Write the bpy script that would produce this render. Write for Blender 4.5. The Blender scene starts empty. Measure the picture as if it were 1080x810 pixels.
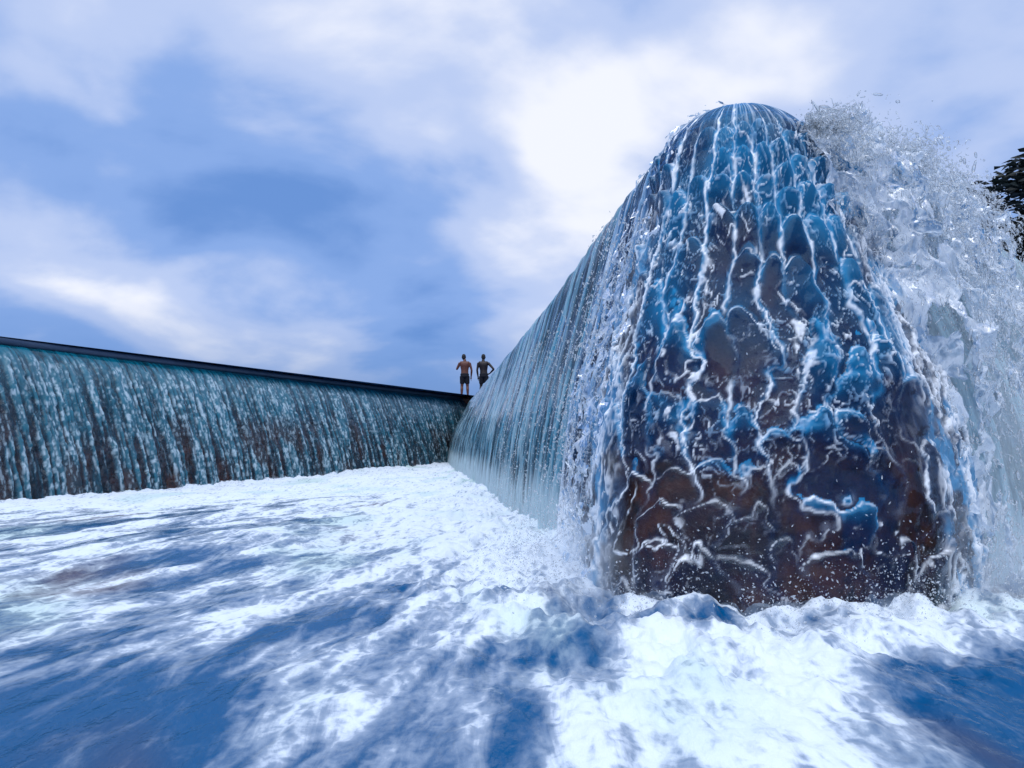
import bpy, bmesh, math, random
import numpy as np
from mathutils import Vector, Matrix

# ------------------------------------------------------------------ camera, sky, sun, exposure
scene = bpy.context.scene
COL = scene.collection
random.seed(7)
RNG = np.random.default_rng(11)

CAM_H = 0.82
cam_data = bpy.data.cameras.new('camera')
cam_data.sensor_width = 36.0
cam_data.lens = 36.0 * 850.0 / 1080.0
cam_data.shift_y = 60.0 / 1080.0
cam_data.clip_start = 0.05
cam_data.clip_end = 5000.0
cam = bpy.data.objects.new('camera', cam_data)
cam.location = (0.0, 0.0, CAM_H)
cam.rotation_euler = (math.radians(90.0), 0.0, 0.0)
COL.objects.link(cam)
scene.camera = cam

SUN_ELEV = math.radians(66.0)
SUN_AZ = math.radians(-168.0)          # clockwise from +Y (towards +X)

world = bpy.data.worlds.new('World')
scene.world = world
world.use_nodes = True
wt = world.node_tree
wt.nodes.clear()


def wn(kind, **kw):
    n = wt.nodes.new(kind)
    for k, v in kw.items():
        setattr(n, k, v)
    return n


def wmath(op, a, b=None, clamp=False):
    n = wn('ShaderNodeMath', operation=op, use_clamp=clamp)
    for i, v in enumerate((a, b)):
        if v is None:
            continue
        if isinstance(v, (int, float)):
            n.inputs[i].default_value = v
        else:
            wt.links.new(v, n.inputs[i])
    return n.outputs[0]


w_out = wn('ShaderNodeOutputWorld')
w_bg = wn('ShaderNodeBackground')
w_sky = wn('ShaderNodeTexSky', sky_type='NISHITA')
w_sky.sun_disc = False
w_sky.sun_elevation = SUN_ELEV
w_sky.sun_rotation = SUN_AZ
w_sky.air_density = 1.3
w_sky.dust_density = 0.6
w_sky.ozone_density = 3.0
w_tc = wn('ShaderNodeTexCoord')
# project the view direction on a flat cloud deck so that clouds flatten towards the horizon
w_sep = wn('ShaderNodeSeparateXYZ')
wt.links.new(w_tc.outputs['Generated'], w_sep.inputs[0])
w_den = wmath('ADD', wmath('ABSOLUTE', w_sep.outputs[2]), 0.42)
w_comb = wn('ShaderNodeCombineXYZ')
wt.links.new(wmath('DIVIDE', w_sep.outputs[0], w_den), w_comb.inputs[0])
wt.links.new(wmath('DIVIDE', w_sep.outputs[1], w_den), w_comb.inputs[1])
w_map = wn('ShaderNodeMapping')
w_map.inputs['Location'].default_value = (17.7, 7.1, 0.0)
w_map.inputs['Rotation'].default_value = (0.0, 0.0, math.radians(-35))
w_map.inputs['Scale'].default_value = (1.0, 1.2, 1.0)
wt.links.new(w_comb.outputs[0], w_map.inputs['Vector'])
w_n1 = wn('ShaderNodeTexNoise')
w_n1.inputs['Scale'].default_value = 1.9
w_n1.inputs['Detail'].default_value = 8.0
w_n1.inputs['Roughness'].default_value = 0.47
w_n1.inputs['Distortion'].default_value = 0.22
wt.links.new(w_map.outputs[0], w_n1.inputs['Vector'])
w_ramp = wn('ShaderNodeValToRGB')
cr = w_ramp.color_ramp
cr.interpolation = 'EASE'
cr.elements[0].position = 0.33
cr.elements[0].color = (0.17, 0.34, 0.76, 1)      # slate blue under-sides of the cloud
cr.elements[1].position = 0.68
cr.elements[1].color = (1.08, 1.10, 1.18, 1)       # sunlit cloud
e = cr.elements.new(0.44)
e.color = (0.30, 0.48, 0.91, 1)
e = cr.elements.new(0.55)
e.color = (0.60, 0.72, 1.03, 1)
wt.links.new(w_n1.outputs['Fac'], w_ramp.inputs[0])
# clear blue sky behind, shows in the thin places and low above the horizon
w_skys = wn('ShaderNodeVectorMath', operation='SCALE')
wt.links.new(w_sky.outputs[0], w_skys.inputs[0])
w_skys.inputs['Scale'].default_value = 0.10
w_low = wn('ShaderNodeMapRange')
w_low.inputs['From Min'].default_value = 0.02
w_low.inputs['From Max'].default_value = 0.16
w_low.inputs['To Min'].default_value = 0.0
w_low.inputs['To Max'].default_value = 0.90
wt.links.new(w_sep.outputs[2], w_low.inputs['Value'])
w_deep = wn('ShaderNodeMix', data_type='RGBA')
w_deep.inputs[0].default_value = 0.75
wt.links.new(w_skys.outputs[0], w_deep.inputs[6])
w_deep.inputs[7].default_value = (0.03, 0.20, 0.68, 1)
w_mix = wn('ShaderNodeMix', data_type='RGBA')
wt.links.new(w_low.outputs[0], w_mix.inputs[0])
wt.links.new(w_deep.outputs[2], w_mix.inputs[6])
wt.links.new(w_ramp.outputs[0], w_mix.inputs[7])
wt.links.new(w_mix.outputs[2], w_bg.inputs['Color'])
w_bg.inputs['Strength'].default_value = 0.66
wt.links.new(w_bg.outputs[0], w_out.inputs[0])

sun_data = bpy.data.lights.new('sun', 'SUN')
sun_data.energy = 1.5
sun_data.angle = math.radians(85.0)
sun_data.color = (1.0, 0.985, 0.96)
sun = bpy.data.objects.new('sun', sun_data)
sd = Vector((math.cos(SUN_ELEV) * math.sin(SUN_AZ), math.cos(SUN_ELEV) * math.cos(SUN_AZ), math.sin(SUN_ELEV)))
sun.rotation_euler = sd.to_track_quat('Z', 'Y').to_euler()
sun.location = sd * 60
COL.objects.link(sun)

scene.view_settings.view_transform = 'Standard'
scene.view_settings.look = 'None'
scene.view_settings.exposure = 0.48
scene.view_settings.gamma = 1.0
scene.view_settings.use_curve_mapping = False
scene.render.engine = 'CYCLES'
scene.cycles.use_denoising = True
scene.cycles.max_bounces = 12
scene.cycles.volume_bounces = 2
scene.cycles.volume_max_steps = 128
scene.cycles.volume_step_rate = 2.0
scene.cycles.transparent_max_bounces = 24
scene.cycles.glossy_bounces = 4
scene.cycles.diffuse_bounces = 6


# ------------------------------------------------------------------ numeric helpers
PERM = RNG.permutation(4096).astype(np.int64)
RVAL = RNG.random(4096)


def _hash(i, j, k):
    return RVAL[PERM[(PERM[(PERM[i & 4095] + j) & 4095] + k) & 4095]]


def vnoise(x, y, z=0.0):
    x, y, z = np.broadcast_arrays(np.asarray(x, float), np.asarray(y, float), np.asarray(z, float))
    i, j, k = np.floor(x).astype(np.int64), np.floor(y).astype(np.int64), np.floor(z).astype(np.int64)
    u, v, w = x - i, y - j, z - k
    u = u * u * u * (u * (u * 6 - 15) + 10)
    v = v * v * v * (v * (v * 6 - 15) + 10)
    w = w * w * w * (w * (w * 6 - 15) + 10)
    r = 0
    for a in (0, 1):
        for b in (0, 1):
            for c in (0, 1):
                r = r + _hash(i + a, j + b, k + c) * (u if a else 1 - u) * (v if b else 1 - v) * (w if c else 1 - w)
    return r


def fbm(x, y, z=0.0, oct=4, gain=0.5):
    s, a, t = 0, 1.0, 0
    for o in range(oct):
        f = 2.03 ** o
        s = s + a * vnoise(np.asarray(x) * f + 17.3 * o, np.asarray(y) * f + 5.1 * o, np.asarray(z) * f + 9.7 * o)
        t += a
        a *= gain
    return s / t


def sstep(a, b, x):
    t = np.clip((x - a) / (b - a), 0, 1)
    return t * t * (3 - 2 * t)


# ------------------------------------------------------------------ mesh helpers
def set_attr(me, name, vals):
    at = me.attributes.new(name, 'FLOAT', 'POINT')
    at.data.foreach_set('value', np.ascontiguousarray(vals, dtype=np.float32).ravel())


def mesh_from(name, verts, faces, smooth=True, attrs=None):
    """verts (N,3), faces (M,k) arrays -> mesh"""
    verts = np.ascontiguousarray(verts, dtype=np.float32)
    faces = np.ascontiguousarray(faces, dtype=np.int32)
    me = bpy.data.meshes.new(name)
    me.vertices.add(len(verts))
    me.vertices.foreach_set('co', verts.ravel())
    m, k = faces.shape
    me.loops.add(m * k)
    me.loops.foreach_set('vertex_index', faces.ravel())
    me.polygons.add(m)
    me.polygons.foreach_set('loop_start', np.arange(0, m * k, k, dtype=np.int32))
    me.polygons.foreach_set('use_smooth', np.full(m, smooth, dtype=bool))
    for an, av in (attrs or {}).items():
        set_attr(me, an, av)
    me.update(calc_edges=True)
    me.validate()
    return me


def grid_faces(nu, nv, wrap=False):
    i = np.arange(nu if wrap else nu - 1)
    j = np.arange(nv - 1)
    I, J = np.meshgrid(i, j, indexing='ij')
    I2 = (I + 1) % nu
    return np.stack([I * nv + J, I2 * nv + J, I2 * nv + J + 1, I * nv + J + 1], -1).reshape(-1, 4)


def compact(verts, faces, attrs):
    used = np.zeros(len(verts), bool)
    used[faces.ravel()] = True
    idx = np.cumsum(used) - 1
    return verts[used], idx[faces], {k: v[used] for k, v in attrs.items()}


def add_obj(name, me, mat=None, parent=None, loc=None):
    o = bpy.data.objects.new(name, me)
    COL.objects.link(o)
    if mat is not None and me is not None and not me.materials:
        me.materials.append(mat)
    if parent is not None:
        o.parent = parent
    if loc is not None:
        o.location = loc
    return o


def tag(o, label=None, cat=None, group=None, kind=None):
    if label:
        o['label'] = label
    if cat:
        o['category'] = cat
    if group:
        o['group'] = group
    if kind:
        o['kind'] = kind
    return o


def empty(name, loc):
    o = bpy.data.objects.new(name, None)
    o.location = loc
    o.empty_display_size = 0.2
    COL.objects.link(o)
    return o


# ------------------------------------------------------------------ materials
class NT:
    def __init__(self, name):
        self.m = bpy.data.materials.new(name)
        self.m.use_nodes = True
        self.t = self.m.node_tree
        self.t.nodes.clear()
        self.out = self.t.nodes.new('ShaderNodeOutputMaterial')

    def n(self, kind, ins=None, **kw):
        n = self.t.nodes.new(kind)
        for k, v in kw.items():
            setattr(n, k, v)
        for k, v in (ins or {}).items():
            if isinstance(v, bpy.types.NodeSocket):
                self.t.links.new(v, n.inputs[k])
            else:
                n.inputs[k].default_value = v
        return n

    def math(self, op, a, b=0.0, clamp=False):
        return self.n('ShaderNodeMath', {0: a, 1: b}, operation=op, use_clamp=clamp).outputs[0]

    def attr(self, name):
        return self.n('ShaderNodeAttribute', attribute_name=name).outputs['Fac']

    def rng(self, v, a, b, c=0.0, d=1.0):
        return self.n('ShaderNodeMapRange', {'Value': v, 'From Min': a, 'From Max': b, 'To Min': c, 'To Max': d},
                      interpolation_type='SMOOTHSTEP').outputs[0]

    def mixc(self, f, a, b):
        return self.n('ShaderNodeMix', {0: f, 6: a, 7: b}, data_type='RGBA').outputs[2]

    def mixs(self, f, a, b):
        return self.n('ShaderNodeMixShader', {0: f, 1: a, 2: b}).outputs[0]

    def pos(self, scale=(1, 1, 1), rot=(0, 0, 0)):
        g = self.n('ShaderNodeNewGeometry').outputs['Position']
        return self.n('ShaderNodeMapping', {'Vector': g, 'Scale': scale, 'Rotation': rot}).outputs[0]

    def noise(self, vec, scale, detail=4.0, rough=0.5, dist=0.0):
        return self.n('ShaderNodeTexNoise', {'Vector': vec, 'Scale': scale, 'Detail': detail, 'Roughness': rough,
                                             'Distortion': dist}).outputs['Fac']

    def bump(self, h, strength=0.3, dist=0.02):
        return self.n('ShaderNodeBump', {'Height': h, 'Strength': strength, 'Distance': dist}).outputs[0]

    def done(self, s):
        self.t.links.new(s, self.out.inputs['Surface'])
        return self.m


def mat_sheet(name, clear=(0.62, 0.78, 0.94, 1), body=(0.03, 0.17, 0.42, 1), foam=(0.84, 0.90, 0.94, 1),
              body_amt=0.5, fine=(60, 60, 9), ior=1.40, bright=None, gloss=(1, 1, 1, 1), tl=0.35):
    """thin sheet of running water over concrete: clear film + blue body where thick + white where aerated; both masks also carry painted highlights"""
    t = NT(name)
    p = t.pos(scale=fine)
    fn = t.noise(p, 1.0, 3.0, 0.6)
    bmp = t.bump(fn, 0.25, 0.01)
    foam_a = t.attr('foam')
    body_tint = t.attr('body_tint')
    transp = t.n('ShaderNodeBsdfTransparent', {'Color': clear}).outputs[0]
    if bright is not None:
        body = t.mixc(t.rng(body_tint, 0.45, 1.0), body, bright)
    bodyd = t.n('ShaderNodeBsdfDiffuse', {'Color': body, 'Normal': bmp}).outputs[0]
    inner = t.mixs(t.math('MULTIPLY', body_tint, body_amt, True), transp, bodyd)
    gl = t.n('ShaderNodeBsdfGlossy', {'Color': gloss, 'Roughness': 0.06, 'Normal': bmp}).outputs[0]
    fr = t.n('ShaderNodeFresnel', {'IOR': ior, 'Normal': bmp}).outputs[0]
    wet = t.mixs(fr, inner, gl)
    fo = t.n('ShaderNodeBsdfDiffuse', {'Color': foam, 'Normal': bmp}).outputs[0]
    ft = t.n('ShaderNodeBsdfTranslucent', {'Color': foam, 'Normal': bmp}).outputs[0]
    fo = t.mixs(tl, fo, ft)
    fmask = t.math('ADD', foam_a, t.math('MULTIPLY', t.math('SUBTRACT', fn, 0.5), t.math('MULTIPLY', foam_a, 1.3)), True)
    return t.done(t.mixs(fmask, wet, fo))


def mat_spray(name, col=(0.95, 0.97, 0.99, 1), clear=0.60):
    t = NT(name)
    d = t.n('ShaderNodeBsdfDiffuse', {'Color': col}).outputs[0]
    tr = t.n('ShaderNodeBsdfTranslucent', {'Color': col}).outputs[0]
    w = t.mixs(0.5, d, tr)
    tp = t.n('ShaderNodeBsdfTransparent', {'Color': (0.94, 0.98, 1.0, 1)}).outputs[0]
    a = t.mixs(clear, w, tp)
    gl = t.n('ShaderNodeBsdfGlossy', {'Color': (1, 1, 1, 1), 'Roughness': 0.05}).outputs[0]
    fr = t.n('ShaderNodeFresnel', {'IOR': 1.36}).outputs[0]
    return t.done(t.mixs(fr, a, gl))


def mat_film(name):
    """torn film of splashing water, whiter where aerated"""
    t = NT(name)
    foam = t.attr('foam')
    body = t.n('ShaderNodeBsdfDiffuse', {'Color': (0.03, 0.27, 0.62, 1)}).outputs[0]
    tp = t.n('ShaderNodeBsdfTransparent', {'Color': (0.66, 0.83, 0.97, 1)}).outputs[0]
    inner = t.mixs(0.35, tp, body)
    gl = t.n('ShaderNodeBsdfGlossy', {'Color': (1, 1, 1, 1), 'Roughness': 0.05}).outputs[0]
    fr = t.n('ShaderNodeFresnel', {'IOR': 1.45}).outputs[0]
    wet = t.mixs(fr, inner, gl)
    d = t.n('ShaderNodeBsdfDiffuse', {'Color': (0.84, 0.91, 0.97, 1)}).outputs[0]
    tr = t.n('ShaderNodeBsdfTranslucent', {'Color': (0.84, 0.91, 0.97, 1)}).outputs[0]
    return t.done(t.mixs(foam, wet, t.mixs(0.5, d, tr)))


def mat_pool():
    t = NT('pool_water_material')
    foam_a = t.attr('foam')
    flow = (0, 0, math.radians(14))
    fn = t.noise(t.pos(scale=(1.0, 0.24, 1.0), rot=flow), 8.0, 6.0, 0.58, 0.9)
    fn2 = t.noise(t.pos(scale=(1.0, 0.7, 1.0), rot=flow), 42.0, 4.0, 0.65, 0.4)
    vor = t.n('ShaderNodeTexVoronoi', {'Vector': t.n('ShaderNodeVectorMath', {0: t.pos(scale=(1.0, 0.5, 1.0), rot=flow), 1: t.n('ShaderNodeVectorMath', {0: t.n('ShaderNodeTexNoise', {'Vector': t.pos(), 'Scale': 7.0, 'Detail': 4.0}).outputs['Color'], 'Scale': 0.16}, operation='SCALE').outputs[0]}, operation='ADD').outputs[0], 'Scale': 13.0, 'Randomness': 1.0}, feature='DISTANCE_TO_EDGE').outputs['Distance']
    lace = t.math('MULTIPLY', t.rng(vor, 0.0, 0.34, 0.11, -0.11), t.rng(foam_a, 0.10, 0.45))
    f = t.math('ADD', foam_a, t.math('MULTIPLY', t.math('SUBTRACT', fn, 0.5), 1.25))
    f = t.math('ADD', f, t.math('MULTIPLY', t.math('SUBTRACT', fn2, 0.5), 0.28))
    f = t.math('ADD', f, lace)
    crisp = t.rng(f, 0.28, 0.92)
    veil = t.rng(f, -0.05, 0.75, 0.0, 0.45)
    mask = t.math('MAXIMUM', crisp, veil)
    rip = t.noise(t.pos(scale=(1.0, 0.45, 1.0), rot=flow), 10.0, 5.0, 0.55, 0.3)
    bw = t.bump(rip, 0.55, 0.04)
    silt = t.noise(t.pos(scale=(1, 0.4, 1)), 0.9, 2.0, 0.5)
    wc = t.mixc(t.rng(silt, 0.58, 0.72), (0.000, 0.080, 0.215, 1), (0.085, 0.045, 0.050, 1))
    wat = t.n('ShaderNodeBsdfPrincipled', {'Base Color': wc, 'Roughness': 0.12, 'IOR': 1.33, 'Specular IOR Level': 0.22, 'Specular Tint': (0.45, 0.80, 1.0, 1),
                                           'Normal': bw}).outputs[0]
    bf = t.bump(t.math('ADD', fn, t.math('MULTIPLY', fn2, 0.4)), 0.45, 0.03)
    greenish = t.rng(t.noise(t.pos(scale=(1, 0.5, 1)), 0.9, 3.0, 0.5), 0.50, 0.68, 0.0, 0.75)
    fc = t.mixc(greenish, (0.80, 0.87, 0.93, 1), (0.56, 0.72, 0.68, 1))
    fo = t.n('ShaderNodeBsdfDiffuse', {'Color': fc, 'Normal': bf}).outputs[0]
    return t.done(t.mixs(mask, wat, fo))


def mat_concrete():
    t = NT('wet_concrete')
    p = t.pos()
    a = t.noise(p, 2.2, 5.0, 0.6)
    b = t.noise(p, 14.0, 5.0, 0.65)
    st = t.noise(t.pos(scale=(3.0, 3.0, 0.35)), 2.0, 3.0, 0.5)
    c = t.mixc(t.rng(a, 0.35, 0.65), (0.042, 0.014, 0.007, 1), (0.165, 0.045, 0.015, 1))
    c = t.mixc(t.rng(b, 0.45, 0.75), c, (0.016, 0.010, 0.010, 1))
    c = t.mixc(t.rng(st, 0.55, 0.75), c, (0.19, 0.058, 0.014, 1))
    s = t.n('ShaderNodeBsdfPrincipled', {'Base Color': c, 'Roughness': 0.45,
                                         'Normal': t.bump(b, 0.6, 0.02)}).outputs[0]
    return t.done(s)


def mat_plain(name, c1, c2, scale=8.0, rough=0.6, bump=0.2, trans=0.0):
    t = NT(name)
    n = t.noise(t.pos(), scale, 4.0, 0.6)
    c = t.mixc(t.rng(n, 0.35, 0.65), c1, c2)
    s = t.n('ShaderNodeBsdfPrincipled', {'Base Color': c, 'Roughness': rough, 'Normal': t.bump(n, bump, 0.01)}).outputs[0]
    if trans:
        s = t.mixs(trans, s, t.n('ShaderNodeBsdfTranslucent', {'Color': c}).outputs[0])
    return t.done(s)


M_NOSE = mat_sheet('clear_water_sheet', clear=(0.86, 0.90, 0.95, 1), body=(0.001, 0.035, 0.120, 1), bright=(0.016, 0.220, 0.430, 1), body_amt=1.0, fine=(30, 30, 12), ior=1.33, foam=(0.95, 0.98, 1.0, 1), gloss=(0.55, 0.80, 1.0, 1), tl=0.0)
M_SIDE = mat_sheet('streaked_water_sheet', body=(0.006, 0.105, 0.190, 1), bright=(0.025, 0.260, 0.400, 1), foam=(0.72, 0.90, 0.96, 1), body_amt=0.95, fine=(45, 45, 5))
M_LONG = mat_sheet('teal_water_sheet', clear=(0.88, 0.84, 0.84, 1), body=(0.001, 0.045, 0.080, 1), bright=(0.003, 0.150, 0.220, 1), body_amt=0.95, ior=1.33,
                   foam=(0.68, 0.86, 0.95, 1), fine=(22, 22, 6))
M_LIP = mat_plain('smooth_crest_water', (0.016, 0.042, 0.090, 1), (0.030, 0.060, 0.115, 1), 1.5, 0.55, 0.05)
M_SPRAY = mat_spray('spray_drops')
M_FILM = mat_film('torn_water_film')
M_BOIL = mat_sheet('boiling_water', clear=(0.70, 0.86, 0.97, 1), body=(0.008, 0.15, 0.40, 1), bright=(0.05, 0.36, 0.66, 1), body_amt=0.8,
                   foam=(0.90, 0.95, 0.99, 1), fine=(60, 60, 40), ior=1.36)
M_POOL = mat_pool()
M_CONC = mat_concrete()

# ------------------------------------------------------------------ the weir: plan and section
APEX = np.array([-1.60, 32.0])
APEX_L = np.array([-1.90, 32.0])
NC = np.array([1.30, 4.65])            # centre of the rounded end
NR = 0.40
_d = (NC + np.array([-NR, -0.04])) - APEX
DL = _d / np.linalg.norm(_d)           # along the left flank, towards the camera
NL = np.array([DL[1], -DL[0]])         # outward normal of the left flank (towards the pool)
ANG0 = math.atan2(NL[1], NL[0]) % (2 * math.pi)
RDIR = np.array([0.70, 0.714])
RDIR /= np.linalg.norm(RDIR)
NRT = np.array([RDIR[1], -RDIR[0]])
ANG1 = math.atan2(NRT[1], NRT[0]) % (2 * math.pi)
P_ARC0 = NC + NR * NL
LEN_L = float(np.dot(P_ARC0 - APEX, DL))
AREF = 0.80                            # reference radius for arc-length along the rounded end
LEN_A = (ANG1 - ANG0) * AREF


def plan(s):
    """s: metres along the crest; 0 at the inner corner, LEN_L at the start of the round end"""
    s = np.asarray(s, float)
    p = np.zeros(s.shape + (2,))
    n = np.zeros(s.shape + (2,))
    a = s <= LEN_L
    p[a] = P_ARC0 - DL * (LEN_L - s[a])[..., None]
    n[a] = NL
    b = (s > LEN_L) & (s <= LEN_L + LEN_A)
    th = ANG0 + (s[b] - LEN_L) / AREF
    n[b] = np.stack([np.cos(th), np.sin(th)], -1)
    p[b] = NC + NR * n[b]
    c = s > LEN_L + LEN_A
    p[c] = NC + NR * NRT + RDIR * (s[c] - LEN_L - LEN_A)[..., None]
    n[c] = NRT
    return p, n


def batter(s):
    s = np.asarray(s, float)
    return np.interp(s, [0.0, LEN_L - 12, LEN_L - 3, LEN_L, LEN_L + 0.35 * LEN_A, LEN_L + LEN_A], [1.35, 0.85, 0.62, 0.58, 0.84, 0.94])


PROF = np.array([(-0.45, 2.735), (-0.30, 2.725), (-0.13, 2.66), (0.0, 2.54), (0.09, 2.37), (0.17, 2.15), (0.28, 1.9),
                 (0.43, 1.55), (0.58, 1.2), (0.69, 0.85), (0.76, 0.5), (0.80, 0.15), (0.82, -0.3)])


def section(n, prof=PROF):
    seg = np.r_[0, np.cumsum(np.hypot(*np.diff(prof, axis=0).T))]
    q = np.linspace(0, seg[-1], 400)
    o, z = np.interp(q, seg, prof[:, 0]), np.interp(q, seg, prof[:, 1])
    k = np.ones(25) / 25
    op = np.r_[2 * o[0] - o[12:0:-1], o, 2 * o[-1] - o[-2:-14:-1]]
    zp = np.r_[2 * z[0] - z[12:0:-1], z, 2 * z[-1] - z[-2:-14:-1]]
    o, z = np.convolve(op, k, 'valid'), np.convolve(zp, k, 'valid')
    t = np.linspace(0, seg[-1], n)
    return np.interp(t, q, o), np.interp(t, q, z), t


def surface(s, rows, prof=PROF, bat=None):
    """points, outward normals, (s, v) coordinates of the flank surface"""
    o, z, v = section(rows, prof)
    p, n = plan(s)
    k = batter(s) if bat is None else bat
    O = np.where(o[None, :] > 0, o[None, :] * k[:, None], o[None, :])
    P = np.zeros((len(s), rows, 3))
    P[..., :2] = p[:, None, :] + n[:, None, :] * O[..., None]
    dome = 0.13 * (1 - sstep(LEN_L - 6.0, LEN_L - 0.3, s))
    P[..., 2] = z[None, :] - dome[:, None] * sstep(2.2, 2.72, z)[None, :]
    do, dz = np.gradient(O, axis=1), np.gradient(np.broadcast_to(z, O.shape), axis=1)
    ln = np.hypot(do, dz) + 1e-9
    N = np.zeros_like(P)
    N[..., :2] = n[:, None, :] * (-dz / ln)[..., None]
    N[..., 2] = do / ln
    S, V = np.meshgrid(s, v, indexing='ij')
    return P, N, S, V


# strands running down the rounded end, unevenly spaced, with overlapping pillows of water between them
_r = random.Random(21)
STRANDS = [-0.60]
while STRANDS[-1] < LEN_A + 0.7:
    STRANDS.append(STRANDS[-1] + _r.uniform(0.132, 0.205))
STRANDS = np.array(STRANDS)
ST_POW = np.array([_r.choice([0.5, 0.8, 1.0, 1.0, 1.0]) for _ in STRANDS])
ST_END = np.array([_r.uniform(1.9, 3.4) for _ in STRANDS])
ST_GAP = np.array([_r.uniform(0.125, 0.190) for _ in STRANDS])


def h2(i, j, k):
    return _hash(i.astype(np.int64) + 400, j.astype(np.int64) + 90, k)


def nose_field(S, V):
    """height, body colour and foam masks of the rounded end, painted highlights included"""
    a = S - LEN_L
    wx = fbm(S * 4.5, V * 3.2, 3.1, 4, 0.55) - 0.5
    wy = fbm(S * 4.5, V * 4.5, 8.3, 4, 0.55) - 0.5
    low = sstep(0.9, 2.5, V)
    on = sstep(0.42, 0.70, V)
    q = a + 0.03 * (vnoise(a * 8, V * 7, 5.0) - 0.5) + wx * (0.05 + 0.24 * low ** 1.3) + 0.03 * low * np.sin(V * 9)
    i = np.clip(np.searchsorted(STRANDS, q.ravel()).reshape(q.shape) - 1, 0, len(STRANDS) - 2)
    x0, x1 = STRANDS[i], STRANDS[i + 1]
    fu = np.clip((q - x0) / (x1 - x0), 0, 1)
    qg = np.hypot(np.gradient(q, S[:, 0], axis=0), np.gradient(q, V[0, :], axis=1))
    qg = np.clip(qg, 0.45, 3.0)
    near1 = fu > 0.5
    ids = np.where(near1, i + 1, i)
    dist = np.minimum(q - x0, x1 - q) / qg
    # pillows: rows inside the column
    gap = ST_GAP[i] * (1 + 0.45 * low)
    rr = (V + wy * (0.08 + 0.28 * low)) / gap + 7.0 * h2(i, i, 1) - (2 * fu - 1) ** 2 * 0.34 + 0.25 * (fu - 0.5) * (h2(i, i, 5) - 0.5)
    row = np.floor(rr)
    fr = rr - row
    cell = h2(i, row, 2)
    cell_prev = h2(i, row, 9)
    has = sstep(0.06, 0.20, cell - 0.10 * low)
    side = np.sin(np.pi * fu) ** 0.6
    pil = side * np.where(fr < 0.20, sstep(0, 0.20, fr), 1 - ((fr - 0.20) / 0.80) ** 1.2) * has * (0.5 + 0.8 * cell_prev)
    smooth_rr = (V + wy * (0.08 + 0.28 * low)) / gap
    rgd = np.clip(np.abs(np.gradient(smooth_rr, V[0, :], axis=1)), 2.5, 14.0)
    wr_ = 0.0030 + 0.0070 * vnoise(S * 16, V * 16, 6.0) ** 1.5
    rim = np.exp(-(((fr - 0.07) / rgd) / wr_) ** 2) * has * (0.3 + 0.7 * side)  # lit top edge of each pillow, painted white through the foam mask
    glow = (np.exp(-fr / 0.38) * 0.70 + np.exp(-(1 - fr) / 0.05) * 0.25) * has  # painted sky reflection: light blue under each rim, fading downward
    # beaded white strands
    bead = vnoise(V * 13.0 + ids * 3.7, ids * 1.7, 2.0)
    bead2 = vnoise(V * 31.0 + ids * 1.3, ids * 2.9, 4.0)
    jit = 0.020 * (vnoise(V * 18.0, ids * 5.0, 1.0) - 0.5) + 0.012 * (vnoise(V * 47.0, ids * 7.0, 1.0) - 0.5)
    wid = (0.0035 + 0.012 * bead ** 1.6 * (0.5 + bead2)) * (1 - 0.45 * low)
    live = ST_POW[ids] * (1 - sstep(ST_END[ids] - 0.4, ST_END[ids], V)) * sstep(0.30, 0.45, V)
    gate = sstep(0.22, 0.40, vnoise(V * 4.5 + ids * 7.1, ids * 3.3, 8.0))
    sd_ = np.where(near1, -dist, dist) + jit
    strand = np.exp(-(sd_ / wid) ** 2) * live * gate
    halo = np.exp(-(dist / 0.016) ** 2) * (0.35 + 0.65 * live * gate)  # cyan highlight painted beside each strand
    # stray squiggles: fine highlights painted white into the foam mask
    rg = 1 - np.abs(2 * fbm(S * 9 + wx * 2, V * 6 + wy * 2, 21.0, 3) - 1)
    squig = sstep(0.93, 0.985, rg) * sstep(0.50, 0.60, fbm(S * 4.5, V * 3.5, 31.0, 2))
    big = fbm(S * 2.4, V * 1.6, 7.7, 3)
    patch = sstep(0.44, 0.58, fbm(S * 3.6 + wx, V * 3.0 + wy, 52.0, 3))  # where blue glow is painted on the lower face
    st = fbm(S * 46, V * 2.5, 5.5, 2) - 0.5
    h = on * (0.052 * pil * (1 - 0.45 * low) + 0.006 * halo + 0.006 * strand + 0.006 * squig + 0.035 * low * (fbm(S * 5.5, V * 4.0, 16.0, 3) - 0.5))
    h = h + 0.010 * st * (1 - on) + 0.012 * (fbm(S * 15, V * 10, 1.2, 3) - 0.5) * on
    body_tint = 0.56 - 0.46 * low + 0.6 * (big - 0.5) + on * (0.42 * glow * (1 - 0.25 * low) + 0.42 * halo + 0.62 * low * patch * (glow + 0.35))  # depth of the sheet plus the painted glow and halo
    body_tint = body_tint + 0.25 * (1 - sstep(0.25, 0.7, V)) * sstep(0.4, 0.6, st + 0.5)
    spark = sstep(0.42, 0.62, fbm(S * 11, V * 9, 4.4, 3))
    spark2 = sstep(0.44, 0.60, fbm(S * 30, V * 24, 9.1, 2))
    foam = on * (np.clip(1.3 * rim, 0, 1) * (0.45 + 0.55 * spark) * (0.55 + 0.45 * spark2) + 0.16 * halo * spark2 * spark)
    foam = np.maximum(foam, on * 0.9 * squig * (0.1 + 0.9 * spark2))
    foam = np.maximum(foam, np.clip(1.6 * strand, 0, 1) * (0.5 + 0.5 * bead2 + 0.3 * spark2))
    foam = np.maximum(foam, 0.35 * (1 - on) * sstep(0.56, 0.70, st + 0.5) * sstep(0.10, 0.3, V))
    # a finer net of ripples crossing the pillows, its highlights painted white and blue
    n_a = 1 - np.abs(2 * fbm(S * 17 + wx * 3, V * 11 + wy * 3, 81.0, 2) - 1)
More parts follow.
